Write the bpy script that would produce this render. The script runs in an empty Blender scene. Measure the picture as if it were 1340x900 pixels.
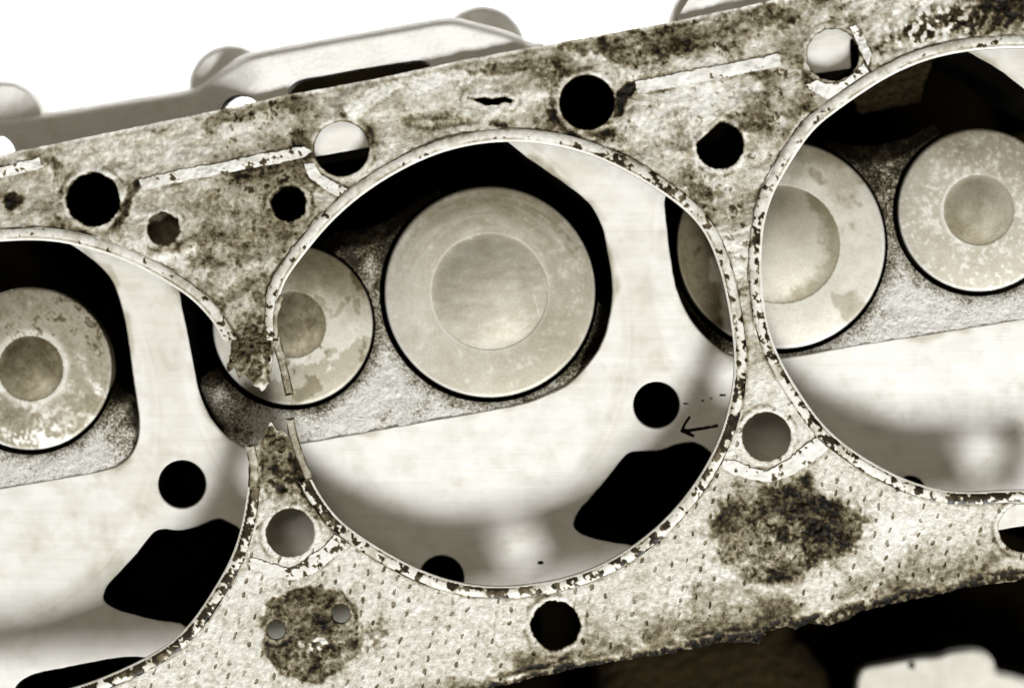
import bpy, math, random
import numpy as np
from mathutils import Vector

# ------------------------------------------------------------------ camera, world, lamps, exposure
S = 0.1727            # millimetres covered by one photo pixel on the gasket's reference plane
D = 600.0             # camera to reference plane, mm
Z0 = 130.0            # height of the reference plane above the table, mm
DECK = 12.0           # the deck of the cylinder head lies this far below the reference plane
scene = bpy.context.scene
col = scene.collection

cam_d = bpy.data.cameras.new('camera'); cam = bpy.data.objects.new('camera', cam_d); col.objects.link(cam)
cam.location = (0, 0, (Z0 + D) * .001)
cam_d.sensor_width = 36.0
cam_d.lens = 36.0 * D / (1340 * S)
cam_d.clip_start = .02; cam_d.clip_end = 20
cam_d.dof.use_dof = True
cam_d.dof.focus_distance = (D - 3.0) * .001
cam_d.dof.aperture_fstop = 7.0
scene.camera = cam

world = bpy.data.worlds.new('World'); scene.world = world; world.use_nodes = True
bg = world.node_tree.nodes['Background']
bg.inputs[0].default_value = (.95, .84, .62, 1); bg.inputs[1].default_value = .035

def area(name, loc, target, size, energy, color=(1, 1, 1), size_y=None):
    l = bpy.data.lights.new(name, 'AREA'); l.energy = energy; l.size = size; l.color = color
    if size_y: l.shape = 'RECTANGLE'; l.size_y = size_y
    o = bpy.data.objects.new(name, l); col.objects.link(o); o.location = loc
    o.rotation_euler = (Vector(target) - Vector(loc)).to_track_quat('-Z', 'Y').to_euler()
    return o
kd = Vector((8.6, -18.0, 19)).normalized()
zc = (Z0 - DECK) * .001
area('key_softbox', Vector((0, 0, zc)) + kd * 1.35, (0, 0, zc), .36, 25.5, (1, .997, .985))
area('overhead_softbox', (-.25, .55, zc + 1.3), (0, 0, zc), .8, 3.3, (1, .91, .74))  # unseen fill light added from above to lift the shade
area('table_lamp', (-.02, .185, .075), (-.02, .170, 0), .6, 3.2, (1, 1, .99), .05)  # unseen lamp added only to whiten the table behind the head
scene.view_settings.view_transform = 'Standard'; scene.view_settings.look = 'None'
scene.view_settings.exposure = .1; scene.view_settings.gamma = 1
scene.render.engine = 'CYCLES'
scene.render.resolution_x = 1024; scene.render.resolution_y = 687

# ------------------------------------------------------------------ numeric helpers
def P(u, v, depth):
    """photo direction (u, v) at a depth in mm below the reference plane -> metres"""
    k = S * (D + depth) / D
    return np.stack([(u - 670) * k, (450 - v) * k, Z0 - depth + 0 * u], -1) * .001

_lat = {}
def vn(u, v, scale, seed=0):
    """smooth value noise, -1..1"""
    if seed not in _lat: _lat[seed] = np.random.RandomState(1000 + seed).rand(256, 256) * 2 - 1
    L = _lat[seed]
    ca, sa = math.cos(seed * 1.7 + .5), math.sin(seed * 1.7 + .5)      # every layer turned, so no grid shows
    u = np.asarray(u, float); v = np.asarray(v, float)
    x = (u * ca - v * sa) / scale + 5000; y = (u * sa + v * ca) / scale + 5000
    xi = np.floor(x).astype(int); yi = np.floor(y).astype(int); fx = x - xi; fy = y - yi
    fx = fx * fx * (3 - 2 * fx); fy = fy * fy * (3 - 2 * fy)
    a = L[xi % 256, yi % 256]; b = L[(xi + 1) % 256, yi % 256]
    c = L[xi % 256, (yi + 1) % 256]; d = L[(xi + 1) % 256, (yi + 1) % 256]
    return (a * (1 - fx) + b * fx) * (1 - fy) + (c * (1 - fx) + d * fx) * fy
def fbm(u, v, scale, seed=0, oct=4, gain=.55):
    t = 0; a = 1; n = 0
    for i in range(oct):
        t = t + a * vn(u * (.8 + .6 * (i % 2)) + .31 * i * v * 0, v, scale / 2 ** i, seed + i); n += a; a *= gain
    return t / n * 1.5
def sst(a, b, x):
    t = np.clip((x - a) / (b - a), 0, 1); return t * t * (3 - 2 * t)

def smooth(pts, n=6):
    """closed Catmull-Rom curve through the points"""
    p = np.array(pts, float); out = []
    m = len(p)
    for i in range(m):
        a, b, c, d = p[i - 1], p[i], p[(i + 1) % m], p[(i + 2) % m]
        for k in range(n):
            t = k / n
            out.append(.5 * (2 * b + (c - a) * t + (2 * a - 5 * b + 4 * c - d) * t * t + (3 * b - a - 3 * c + d) * t ** 3))
    return np.array(out)

def poly_sdf(U, V, poly, pad=60):
    """signed distance to a closed polygon, negative inside; exact within pad of its box"""
    poly = np.asarray(poly, float)
    lo = poly.min(0) - pad; hi = poly.max(0) + pad
    sh = U.shape; u = U.ravel(); v = V.ravel()
    out = np.full(u.shape, float(pad))
    m = np.where((u > lo[0]) & (u < hi[0]) & (v > lo[1]) & (v < hi[1]))[0]
    if len(m):
        x = u[m]; y = v[m]; d2 = np.full(x.shape, 1e12); ins = np.zeros(x.shape, bool)
        for i in range(len(poly)):
            ax, ay = poly[i - 1]; bx, by = poly[i]
            ex, ey = bx - ax, by - ay; l = ex * ex + ey * ey + 1e-12
            t = np.clip(((x - ax) * ex + (y - ay) * ey) / l, 0, 1)
            d2 = np.minimum(d2, (x - ax - t * ex) ** 2 + (y - ay - t * ey) ** 2)
            cr = (ay > y) != (by > y)
            if ay != by: ins ^= cr & (x < ax + (y - ay) * ex / (by - ay))
        d = np.sqrt(d2); out[m] = np.where(ins, -d, np.minimum(d, pad))
    return out.reshape(sh)
def line_dist(U, V, pts):
    pts = np.asarray(pts, float); d2 = np.full(U.shape, 1e12)
    for i in range(len(pts) - 1):
        ax, ay = pts[i]; ex, ey = pts[i + 1] - pts[i]; l = ex * ex + ey * ey + 1e-12
        t = np.clip(((U - ax) * ex + (V - ay) * ey) / l, 0, 1)
        d2 = np.minimum(d2, (U - ax - t * ex) ** 2 + (V - ay - t * ey) ** 2)
    return np.sqrt(d2)
def circ(U, V, x, y, r): return np.hypot(U - x, V - y) - r

def sheet(name, box, h, sdf, depth, thick, mats, parent=None, attrs=None, bottom=False, outer=None, chamfer=None):
    """Mesh over the region sdf < 0 (photo plane), outline followed exactly, with walls.
    depth(u,v) mm; thick mm (number or function); attrs: {name: f(u,v)}; chamfer (px, mm)"""
    us = np.arange(box[0], box[2] + h, h); vs = np.arange(box[1], box[3] + h, h)
    U, V = np.meshgrid(us, vs, indexing='ij')
    F = sdf(U, V); ins = F < 0
    q = ins[:-1, :-1] | ins[1:, :-1] | ins[:-1, 1:] | ins[1:, 1:]
    used = np.zeros(U.shape, bool)
    used[:-1, :-1] |= q; used[1:, :-1] |= q; used[:-1, 1:] |= q; used[1:, 1:] |= q
    idx = np.full(U.shape, -1); idx[used] = np.arange(used.sum())
    u = U[used].copy(); v = V[used].copy()
    mv = np.where(F[used] > 0)[0]
    e = .5
    for it in range(4):
        a, b = u[mv], v[mv]; f = sdf(a, b)
        gx = (sdf(a + e, b) - sdf(a - e, b)) / (2 * e); gy = (sdf(a, b + e) - sdf(a, b - e)) / (2 * e)
        g2 = np.maximum(gx * gx + gy * gy, .2)
        sx = -f * gx / g2; sy = -f * gy / g2; l = np.maximum(np.hypot(sx, sy) / h, 1)
        u[mv] = a + sx / l; v[mv] = b + sy / l
    I, J = np.where(q)
    quads = np.stack([idx[I, J], idx[I, J + 1], idx[I + 1, J + 1], idx[I + 1, J]], 1)   # faces +z (v runs down)
    n = len(u)
    ed = np.concatenate([quads[:, [0, 1]], quads[:, [1, 2]], quads[:, [2, 3]], quads[:, [3, 0]]])
    key = np.minimum(ed[:, 0], ed[:, 1]) * (n + 1) + np.maximum(ed[:, 0], ed[:, 1])
    _, inv, cnt = np.unique(key, return_inverse=True, return_counts=True)
    be = ed[cnt[inv] == 1]
    dp = depth(u, v)
    top = P(u, v, dp)
    bv = np.unique(be); remap = np.full(n, -1); remap[bv] = np.arange(len(bv))
    bu, bvv, bd = u[bv], v[bv], dp[bv]
    th = thick(bu, bvv) if callable(thick) else np.full(len(bv), float(thick))
    verts = [top]; faces = [quads]; midx = [np.zeros(len(quads), int)]; aU = [u]; aV = [v]
    base = n; r = remap[be]
    rings = []
    if chamfer:
        gx = sdf(bu + e, bvv) - sdf(bu - e, bvv); gy = sdf(bu, bvv + e) - sdf(bu, bvv - e); l = np.hypot(gx, gy) + 1e-6
        cu, cv = bu + gx / l * chamfer[0], bvv + gy / l * chamfer[0]
        rings.append((bu, bvv, bd, cu, cv, bd + chamfer[1], 0))
        rings.append((cu, cv, bd + chamfer[1], cu, cv, bd + th, 1))
    else:
        rings.append((bu, bvv, bd, bu, bvv, bd + th, 1))
    for (u0, v0, d0, u1, v1, d1, mi) in rings:
        A = P(u0, v0, d0)
        kk = (D + d0) / D                                  # walls go straight down, not along the view ray
        B = P(u1, v1, d0); B[:, 2] = (Z0 - d1) * .001
        verts += [A, B]; aU += [u0, u1]; aV += [v0, v1]
        m = len(bu)
        faces.append(np.stack([base + r[:, 1], base + r[:, 0], base + m + r[:, 0], base + m + r[:, 1]], 1))
        midx.append(np.full(len(r), min(mi, len(mats) - 1)))
        base += 2 * m
    if bottom:
        bt = top.copy(); bt[:, 2] -= (thick if not callable(thick) else 1.0) * .001
        verts.append(bt); aU.append(u); aV.append(v)
        faces.append(quads[:, ::-1] + base); midx.append(np.full(len(quads), len(mats) - 1))
    co = np.concatenate(verts); fa = np.concatenate(faces); mi = np.concatenate(midx)
    au = np.concatenate(aU); av = np.concatenate(aV)
    me = bpy.data.meshes.new(name)
    me.vertices.add(len(co)); me.vertices.foreach_set('co', co.ravel())
    me.loops.add(fa.size); me.loops.foreach_set('vertex_index', fa.ravel().astype(np.int32))
    me.polygons.add(len(fa)); me.polygons.foreach_set('loop_start', np.arange(0, fa.size, 4, dtype=np.int32))
    me.polygons.foreach_set('material_index', mi.astype(np.int32))
    me.polygons.foreach_set('use_smooth', np.ones(len(fa), bool))
    for m in mats: me.materials.append(m)
    for k, f in (attrs or {}).items():
        a = me.attributes.new(k, 'FLOAT', 'POINT'); a.data.foreach_set('value', np.asarray(f(au, av), np.float32))
    me.update(calc_edges=True); me.validate()
    o = bpy.data.objects.new(name, me); col.objects.link(o); o.parent = parent
    return o

def lathe(name, cu, cv, prof, plane, mat, parent, seg=128):
    """prof: list of (radius px, height mm above plane(u,v)), from the outside in"""
    a = np.linspace(0, 2 * math.pi, seg, endpoint=False); V = []
    for r, hgt in prof:
        u = cu + r * np.cos(a); v = cv + r * np.sin(a)
        V.append(P(u, v, plane(u, v) - hgt))
    co = np.concatenate(V); fs = []
    for i in range(len(prof) - 1):
        for k in range(seg):
            k2 = (k + 1) % seg
            fs.append((i * seg + k, (i + 1) * seg + k, (i + 1) * seg + k2, i * seg + k2))
    if prof[-1][0] < 3: fs.append(tuple((len(prof) - 1) * seg + k for k in range(seg))[::-1])
    me = bpy.data.meshes.new(name); me.from_pydata([tuple(c) for c in co], [], fs)
    me.materials.append(mat); me.polygons.foreach_set('use_smooth', [True] * len(me.polygons))
    me.update()
    if me.polygons[0].normal.z < -.3 or sum(p.normal.z * p.area for p in me.polygons) < 0: me.flip_normals()
    o = bpy.data.objects.new(name, me); col.objects.link(o); o.parent = parent
    return o

# ------------------------------------------------------------------ materials
def lin(c):
    return tuple(((x / 255) / 12.92 if x / 255 <= .04045 else ((x / 255 + .055) / 1.055) ** 2.4) for x in c) + (1,)
TONES = [(0, (4, 3, 0)), (.15, (43, 34, 14)), (.32, (93, 84, 61)), (.5, (142, 134, 112)), (.68, (187, 182, 166)), (.85, (223, 221, 211)), (1, (244, 243, 239))]

class NT:
    def __init__(self, name, rough=.6, spec=.3, metal=0):
        m = bpy.data.materials.new(name); m.use_nodes = True; self.m = m; self.t = m.node_tree; self.n = self.t.nodes
        self.b = self.n['Principled BSDF']
        self.b.inputs['Roughness'].default_value = rough; self.b.inputs['Specular IOR Level'].default_value = spec
        self.b.inputs['Metallic'].default_value = metal
        self.pos = self.n.new('ShaderNodeTexCoord').outputs['Object']
    def link(self, a, b): self.t.links.new(a, b)
    def mapping(self, scale=(1, 1, 1), rot=0):
        mp = self.n.new('ShaderNodeMapping'); mp.inputs['Scale'].default_value = scale; mp.inputs['Rotation'].default_value = (0, 0, rot)
        self.link(self.pos, mp.inputs[0]); return mp.outputs[0]
    def noise(self, scale, detail=5, rough=.6, vec=None, dist=0):
        t = self.n.new('ShaderNodeTexNoise'); t.inputs['Scale'].default_value = scale; t.inputs['Detail'].default_value = detail
        t.inputs['Roughness'].default_value = rough; t.inputs['Distortion'].default_value = dist
        self.link(vec or self.pos, t.inputs['Vector']); return t.outputs[0]
    def voronoi(self, scale, rnd=1, vec=None, feature='F1'):
        t = self.n.new('ShaderNodeTexVoronoi'); t.feature = feature; t.inputs['Scale'].default_value = scale; t.inputs['Randomness'].default_value = rnd
        self.link(vec or self.pos, t.inputs['Vector']); return t.outputs['Distance']
    def attr(self, name):
        a = self.n.new('ShaderNodeAttribute'); a.attribute_name = name; return a.outputs['Fac']
    def math(self, op, a, b=None, c=None, clamp=False):
        t = self.n.new('ShaderNodeMath'); t.operation = op; t.use_clamp = clamp
        for i, x in enumerate((a, b, c)):
            if x is None: continue
            if isinstance(x, (int, float)): t.inputs[i].default_value = x
            else: self.link(x, t.inputs[i])
        return t.outputs[0]
    def rng(self, x, a, b, c=0, d=1):
        t = self.n.new('ShaderNodeMapRange'); t.inputs[1].default_value = a; t.inputs[2].default_value = b
        t.inputs[3].default_value = c; t.inputs[4].default_value = d; t.interpolation_type = 'SMOOTHSTEP'
        self.link(x, t.inputs[0]); return t.outputs[0]
    def n_warp(self, vec, amt):
        nz = self.n.new('ShaderNodeTexNoise'); nz.inputs['Scale'].default_value = 350; self.link(self.pos, nz.inputs['Vector'])
        a = self.n.new('ShaderNodeVectorMath'); a.operation = 'MULTIPLY_ADD'; a.inputs[1].default_value = (amt, amt, 0)
        self.link(nz.outputs[1], a.inputs[0]); self.link(vec, a.inputs[2]); return a.outputs[0]
    def tone(self, x, k=1.0):
        r = self.n.new('ShaderNodeValToRGB'); e = r.color_ramp.elements
        while len(e) < len(TONES): e.new(.5)
        for el, (p, c) in zip(e, TONES): el.position = p; el.color = tuple(q * k for q in lin(c)[:3]) + (1,)
        if isinstance(x, (int, float)): r.inputs[0].default_value = x
        else: self.link(x, r.inputs[0])
        self.link(r.outputs[0], self.b.inputs['Base Color']); return r.outputs[0]
    def bump(self, x, dist, strength=1):
        b = self.n.new('ShaderNodeBump'); b.inputs['Distance'].default_value = dist; b.inputs['Strength'].default_value = strength
        self.link(x, b.inputs['Height']); self.link(b.outputs[0], self.b.inputs['Normal'])

AX = math.radians(9.5)
def mix_add(t, *terms):
    s = None
    for k, x in terms:
        y = t.math('MULTIPLY', t.math('SUBTRACT', x, .5), k)
        s = y if s is None else t.math('ADD', s, y)
    return s

def mat_gasket():
    t = NT('gasket_composite', .62, .25)
    a = t.attr('tone'); pf = t.attr('perf')
    n1 = t.noise(2600, 3, .65); n2 = t.noise(900, 4, .6)
    x = t.math('ADD', a, mix_add(t, (.13, t.rng(n1, .3, .7)), (.16, t.rng(n2, .34, .66))))
    pits = t.rng(t.noise(1300, 3, .7), .63, .69, 0, .25)
    x = t.math('SUBTRACT', x, pits)
    sx = t.n.new('ShaderNodeSeparateXYZ'); t.link(t.n_warp(t.mapping((300, 330, 1), AX), .55), sx.inputs[0])
    cx = t.math('FLOOR', sx.outputs[0]); py = t.math('ADD', sx.outputs[1], t.math('MULTIPLY', cx, .5))
    cy = t.math('FLOOR', py)
    fx = t.math('DIVIDE', t.math('SUBTRACT', t.math('FRACT', sx.outputs[0]), .5), .115); fy = t.math('DIVIDE', t.math('SUBTRACT', t.math('FRACT', py), .5), .24)
    rr = t.math('SQRT', t.math('ADD', t.math('MULTIPLY', fx, fx), t.math('MULTIPLY', fy, fy)))
    dots = t.rng(rr, .6, 1.15, 1, 0)
    cmb = t.n.new('ShaderNodeCombineXYZ'); t.link(cx, cmb.inputs[0]); t.link(cy, cmb.inputs[1])
    wn = t.n.new('ShaderNodeTexWhiteNoise'); wn.noise_dimensions = '2D'; t.link(cmb.outputs[0], wn.inputs['Vector'])
    keep = t.rng(wn.outputs['Value'], .1, .75, 0, 1)
    dd = t.math('MULTIPLY', t.math('MULTIPLY', dots, keep), pf)
    x = t.math('SUBTRACT', x, t.math('MULTIPLY', dd, .38), clamp=True)
    t.tone(x)
    hgt = t.math('SUBTRACT', t.math('ADD', t.math('MULTIPLY', n1, .5), n2), dd)
    t.bump(hgt, .00024, 1)
    return t.m
def mat_ring():
    t = NT('ring_coating', .42, .4)
    a = t.attr('tone'); n1 = t.noise(2400, 3, .6)
    t.tone(t.math('ADD', a, mix_add(t, (.22, n1)), clamp=True)); t.bump(n1, .00012, .6)
    return t.m
def mat_steel_edge():
    t = NT('dark_edge', .6, .2); t.tone(t.math('ADD', t.noise(1500, 3), -.22, clamp=True)); return t.m
def mat_deck():
    t = NT('milled_iron', .42, .4, .2)
    mill = t.noise(1, 4, .75, t.mapping((45, 2300, 60), AX)); mill2 = t.noise(1, 3, .6, t.mapping((25, 420, 60), AX + .12))
    st = t.noise(26, 5, .6); sp = t.noise(620, 4, .65)
    fine = t.noise(150, 5, .68)
    a = t.attr('tone')
    x = t.math('ADD', a, mix_add(t, (.13, mill), (.15, mill2), (.22, st), (.16, fine)))
    scr = t.noise(1, 2, .5, t.mapping((14, 1700, 60), AX - .5)); x = t.math('SUBTRACT', x, t.rng(scr, .74, .80, 0, .16))
    spots = t.rng(sp, .76, .82, 0, .35)
    x = t.math('SUBTRACT', x, spots, clamp=True)
    t.tone(x)
    t.bump(t.math('ADD', mill, t.math('MULTIPLY', fine, .4)), .00005, .8)
    r = t.rng(fine, .3, .7, .34, .52); t.link(r, t.b.inputs['Roughness'])
    return t.m
def mat_soot(v=.002):  # near-black coat for walls of chambers, slots and bolt holes
    t = NT('soot', .9, .02); c = t.noise(500, 3)
    t.b.inputs['Base Color'].default_value = (v, v * .8, v * .45, 1); return t.m
def mat_floor():
    t = NT('rough_cast_iron', .7, .25)
    a = t.attr('tone'); n = t.noise(2300, 4, .7); n2 = t.noise(500, 3)
    t.tone(t.math('ADD', a, mix_add(t, (.72, t.rng(n, .36, .64)), (.25, n2)), clamp=True)); t.bump(n, .0006, 1)
    return t.m
def mat_valve():
    t = NT('valve_steel', .5, .35, .1)
    n2 = t.noise(1900, 3, .7); n1 = t.noise(260, 5, .65)
    t.tone(t.math('ADD', t.attr('tone'), mix_add(t, (.20, n2), (.16, n1)), clamp=True)); t.bump(t.math('ADD', n2, n1), .00008, .6)
    return t.m
def mat_plain(name, base, amp, scale, rough=.6, spec=.3, bump=.0002, k=1.0):
    t = NT(name, rough, spec); n = t.noise(scale, 5, .65); n2 = t.noise(scale * 6, 3, .6)
    t.tone(t.math('ADD', base, mix_add(t, (amp, n), (amp * .6, n2)), clamp=True), k); t.bump(t.math('ADD', n, n2), bump, .7)
    return t.m

M = dict(gasket=mat_gasket(), ring=mat_ring(), edge=mat_steel_edge(), deck=mat_deck(), soot=mat_soot(), floor=mat_floor(),
         flange=mat_plain('cast_flange', 1.0, .45, 170, .55, .3),
         casting=mat_plain('oily_casting', .02, .02, 200, .95, .02, k=.6),  # near-black, stands in for shade below the openings
         lump=mat_plain('rusty_casting', .10, .26, 420, .8, .1, .0006),
         pad=mat_plain('machined_pad', .78, .25, 60, .6, .2),
         ink=mat_plain('black_ink', .03, .05, 900, .6, .1),
         burnt=mat_plain('burnt_steel', .40, .5, 500, .6, .3, .0004),  # brown of the disc that stands in for shaded deck
         char=mat_plain('charred_crust', .33, .75, 600, .8, .15, .0008))
t = NT('white_laminate', .6, .2); t.b.inputs['Base Color'].default_value = (.86, .86, .85, 1)
t.bump(t.noise(300), .00002); M['table'] = t.m

def empty(name, loc=(0, 0, 0)):
    o = bpy.data.objects.new(name, None); col.objects.link(o); o.location = loc; o.empty_display_size = .02
    return o

# ------------------------------------------------------------------ the setting: a white table
me = bpy.data.meshes.new('table_top')
w = 1.2
me.from_pydata([(-w, -w, 0), (w, -w, 0), (w, w, 0), (-w, w, 0), (-w, -w, -.02), (w, -w, -.02), (w, w, -.02), (-w, w, -.02)], [],
               [(0, 1, 2, 3), (7, 6, 5, 4), (0, 4, 5, 1), (1, 5, 6, 2), (2, 6, 7, 3), (3, 7, 4, 0)])
me.materials.append(M['table']); tb = bpy.data.objects.new('table_top', me); col.objects.link(tb)
tb['kind'] = 'structure'; tb['label'] = 'plain white table top under the cylinder head'; tb['category'] = 'table'

# ------------------------------------------------------------------ outlines read off the photograph
BORE1 = smooth([(-120, 360), (-60, 326), (0, 316), (78, 317), (163, 341), (233, 379), (269, 410), (291, 444), (312, 500), (324, 560), (326, 600), (322, 654), (309, 711), (285, 761), (242, 822), (188, 861), (91, 900), (0, 908), (-120, 870)])
BORE2 = smooth([(660, 184), (737, 191), (806, 216), (871, 255), (911, 288), (932, 324), (947, 370), (956, 420), (961, 460), (960, 495), (954, 530), (940, 580), (895, 655), (838, 707), (790, 737), (734, 758), (665, 767), (610, 764), (542, 744), (469, 699), (440, 676), (411, 636), (393, 590), (381, 545), (366, 480), (362, 420), (366, 385), (379, 357), (406, 323), (455, 266), (540, 213), (600, 193)])
BORE3 = smooth([(1040, 205), (1064, 169), (1096, 145), (1152, 105), (1210, 79), (1264, 67), (1340, 62), (1420, 75), (1500, 140), (1560, 350), (1500, 560), (1420, 640), (1340, 637), (1276, 645), (1209, 637), (1150, 610), (1091, 572), (1058, 530), (1038, 500), (1011, 451), (1000, 400), (996, 350), (998, 300), (1012, 250)])
def soften(p, k=9):
    q = np.zeros_like(p)
    for d in range(-(k // 2), k // 2 + 1): q += np.roll(p, d, 0)
    return q / k
BORES = [BORE1, soften(BORE2), soften(BORE3)]
BURNT = np.array([(292, 446), (297, 470), (301, 494), (311, 500), (318, 490), (324, 493), (331, 503), (343, 511), (353, 500), (357, 468), (361, 434), (371, 440), (384, 500), (394, 560), (381, 577), (371, 565), (360, 563), (355, 551), (347, 564), (338, 584), (321, 588), (308, 520)], float)
TOPE = [(-70, 219), (0, 203), (125, 177), (240, 154), (378, 124), (480, 106), (600, 80), (690, 63), (740, 54), (880, 29), (1000, 3), (1060, -10), (1410, -85)]
BOTE = [(1410, 745), (1322, 760), (1264, 768), (1192, 785), (1130, 799), (1084, 819), (1060, 816), (1040, 824), (1030, 818), (1006, 826), (993, 841), (941, 841), (874, 854), (814, 865), (740, 876), (646, 899), (560, 925), (420, 960), (-70, 1010)]
OUTER = np.array(TOPE + BOTE, float)
HOLES = [(768, 134, 36, .3), (122, 261, 35, 1.6), (378, 267, 23, 2.2), (214, 300, 21, 2.4), (447, 195, 36, .4), (1090, 72, 34, 1.2),
         (1003, 571, 32, .8), (380, 697, 31.5, .8), (727, 818, 32, 1.8), (1338, 691, 31, .8), (361, 824, 12, .7), (446, 803, 12, 1.0)]
TEAR = np.array([(612, 128), (623, 133), (634, 138), (652, 137), (661, 133), (668, 137), (672, 131), (660, 127), (652, 128), (644, 130), (634, 127), (623, 129)], float)
FLAT = np.array([(904, 196), (912, 187), (944, 158), (952, 150), (940, 130), (895, 150)], float)      # flat upper left side of one hole

def gdepth(u, v):
    w = v + .2 * (u - 670)
    return 10.3 - 18.3 * (w - 70) / 800 + .35 * vn(u, v, 210, 40)

_cache = {}
def hole_sdf(U, V):
    f = np.full(U.shape, 1e3)
    for i, (x, y, r, rag) in enumerate(HOLES):
        d = circ(U, V, x, y, r)
        m = np.abs(d) < 14
        d = d + np.where(m, rag * (.55 * vn(U, V, 11, 50 + i) + .75 * vn(U, V, 3.6, 60 + i)), 0)
        if i == 3 - 3 + 99: pass
        f = np.minimum(f, d)
    d = circ(U, V, 942, 190, 31) + .7 * vn(U, V, 12, 71) + 1.0 * vn(U, V, 3.4, 74)
    d = np.maximum(d, -poly_sdf(U, V, FLAT))
    f = np.minimum(f, d)
    return np.minimum(f, poly_sdf(U, V, TEAR) + .8 * vn(U, V, 4, 72))
RW = 17.0
def outer_sdf(U, V):
    lowrag = sst(300, 700, V)
    return poly_sdf(U, V, OUTER, 2000) + lowrag * (1.6 * vn(U, V, 26, 80) + 1.0 * vn(U, V, 4, 81)) + .5 * vn(U, V, 9, 82)
def burnt_sdf(U, V): return poly_sdf(U, V, BURNT) + 1.3 * vn(U, V, 8, 83) + 1.2 * vn(U, V, 3.6, 84)
def bores_sdf(U, V):
    f = None
    for b in BORES:
        d = poly_sdf(U, V, b, 400); f = d if f is None else np.minimum(f, d)
    return f
def sheet_sdf(U, V):
    f = outer_sdf(U, V)
    # near the burnt bridge the ring is gone and the sheet itself reaches the edge
    gone = np.clip(1 - np.hypot((U - 335) / 60, (V - 500) / 85), 0, 1)
    gone = np.maximum(gone, np.clip(1 - np.hypot((U - 362) / 62, (V - 600) / 62), 0, 1))
    f = np.maximum(f, (RW - 1.0) * sst(.35, 0, gone) + 1.0 - bores_sdf(U, V))
    f = np.maximum(f, -hole_sdf(U, V))
    return np.maximum(f, -burnt_sdf(U, V))

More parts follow.
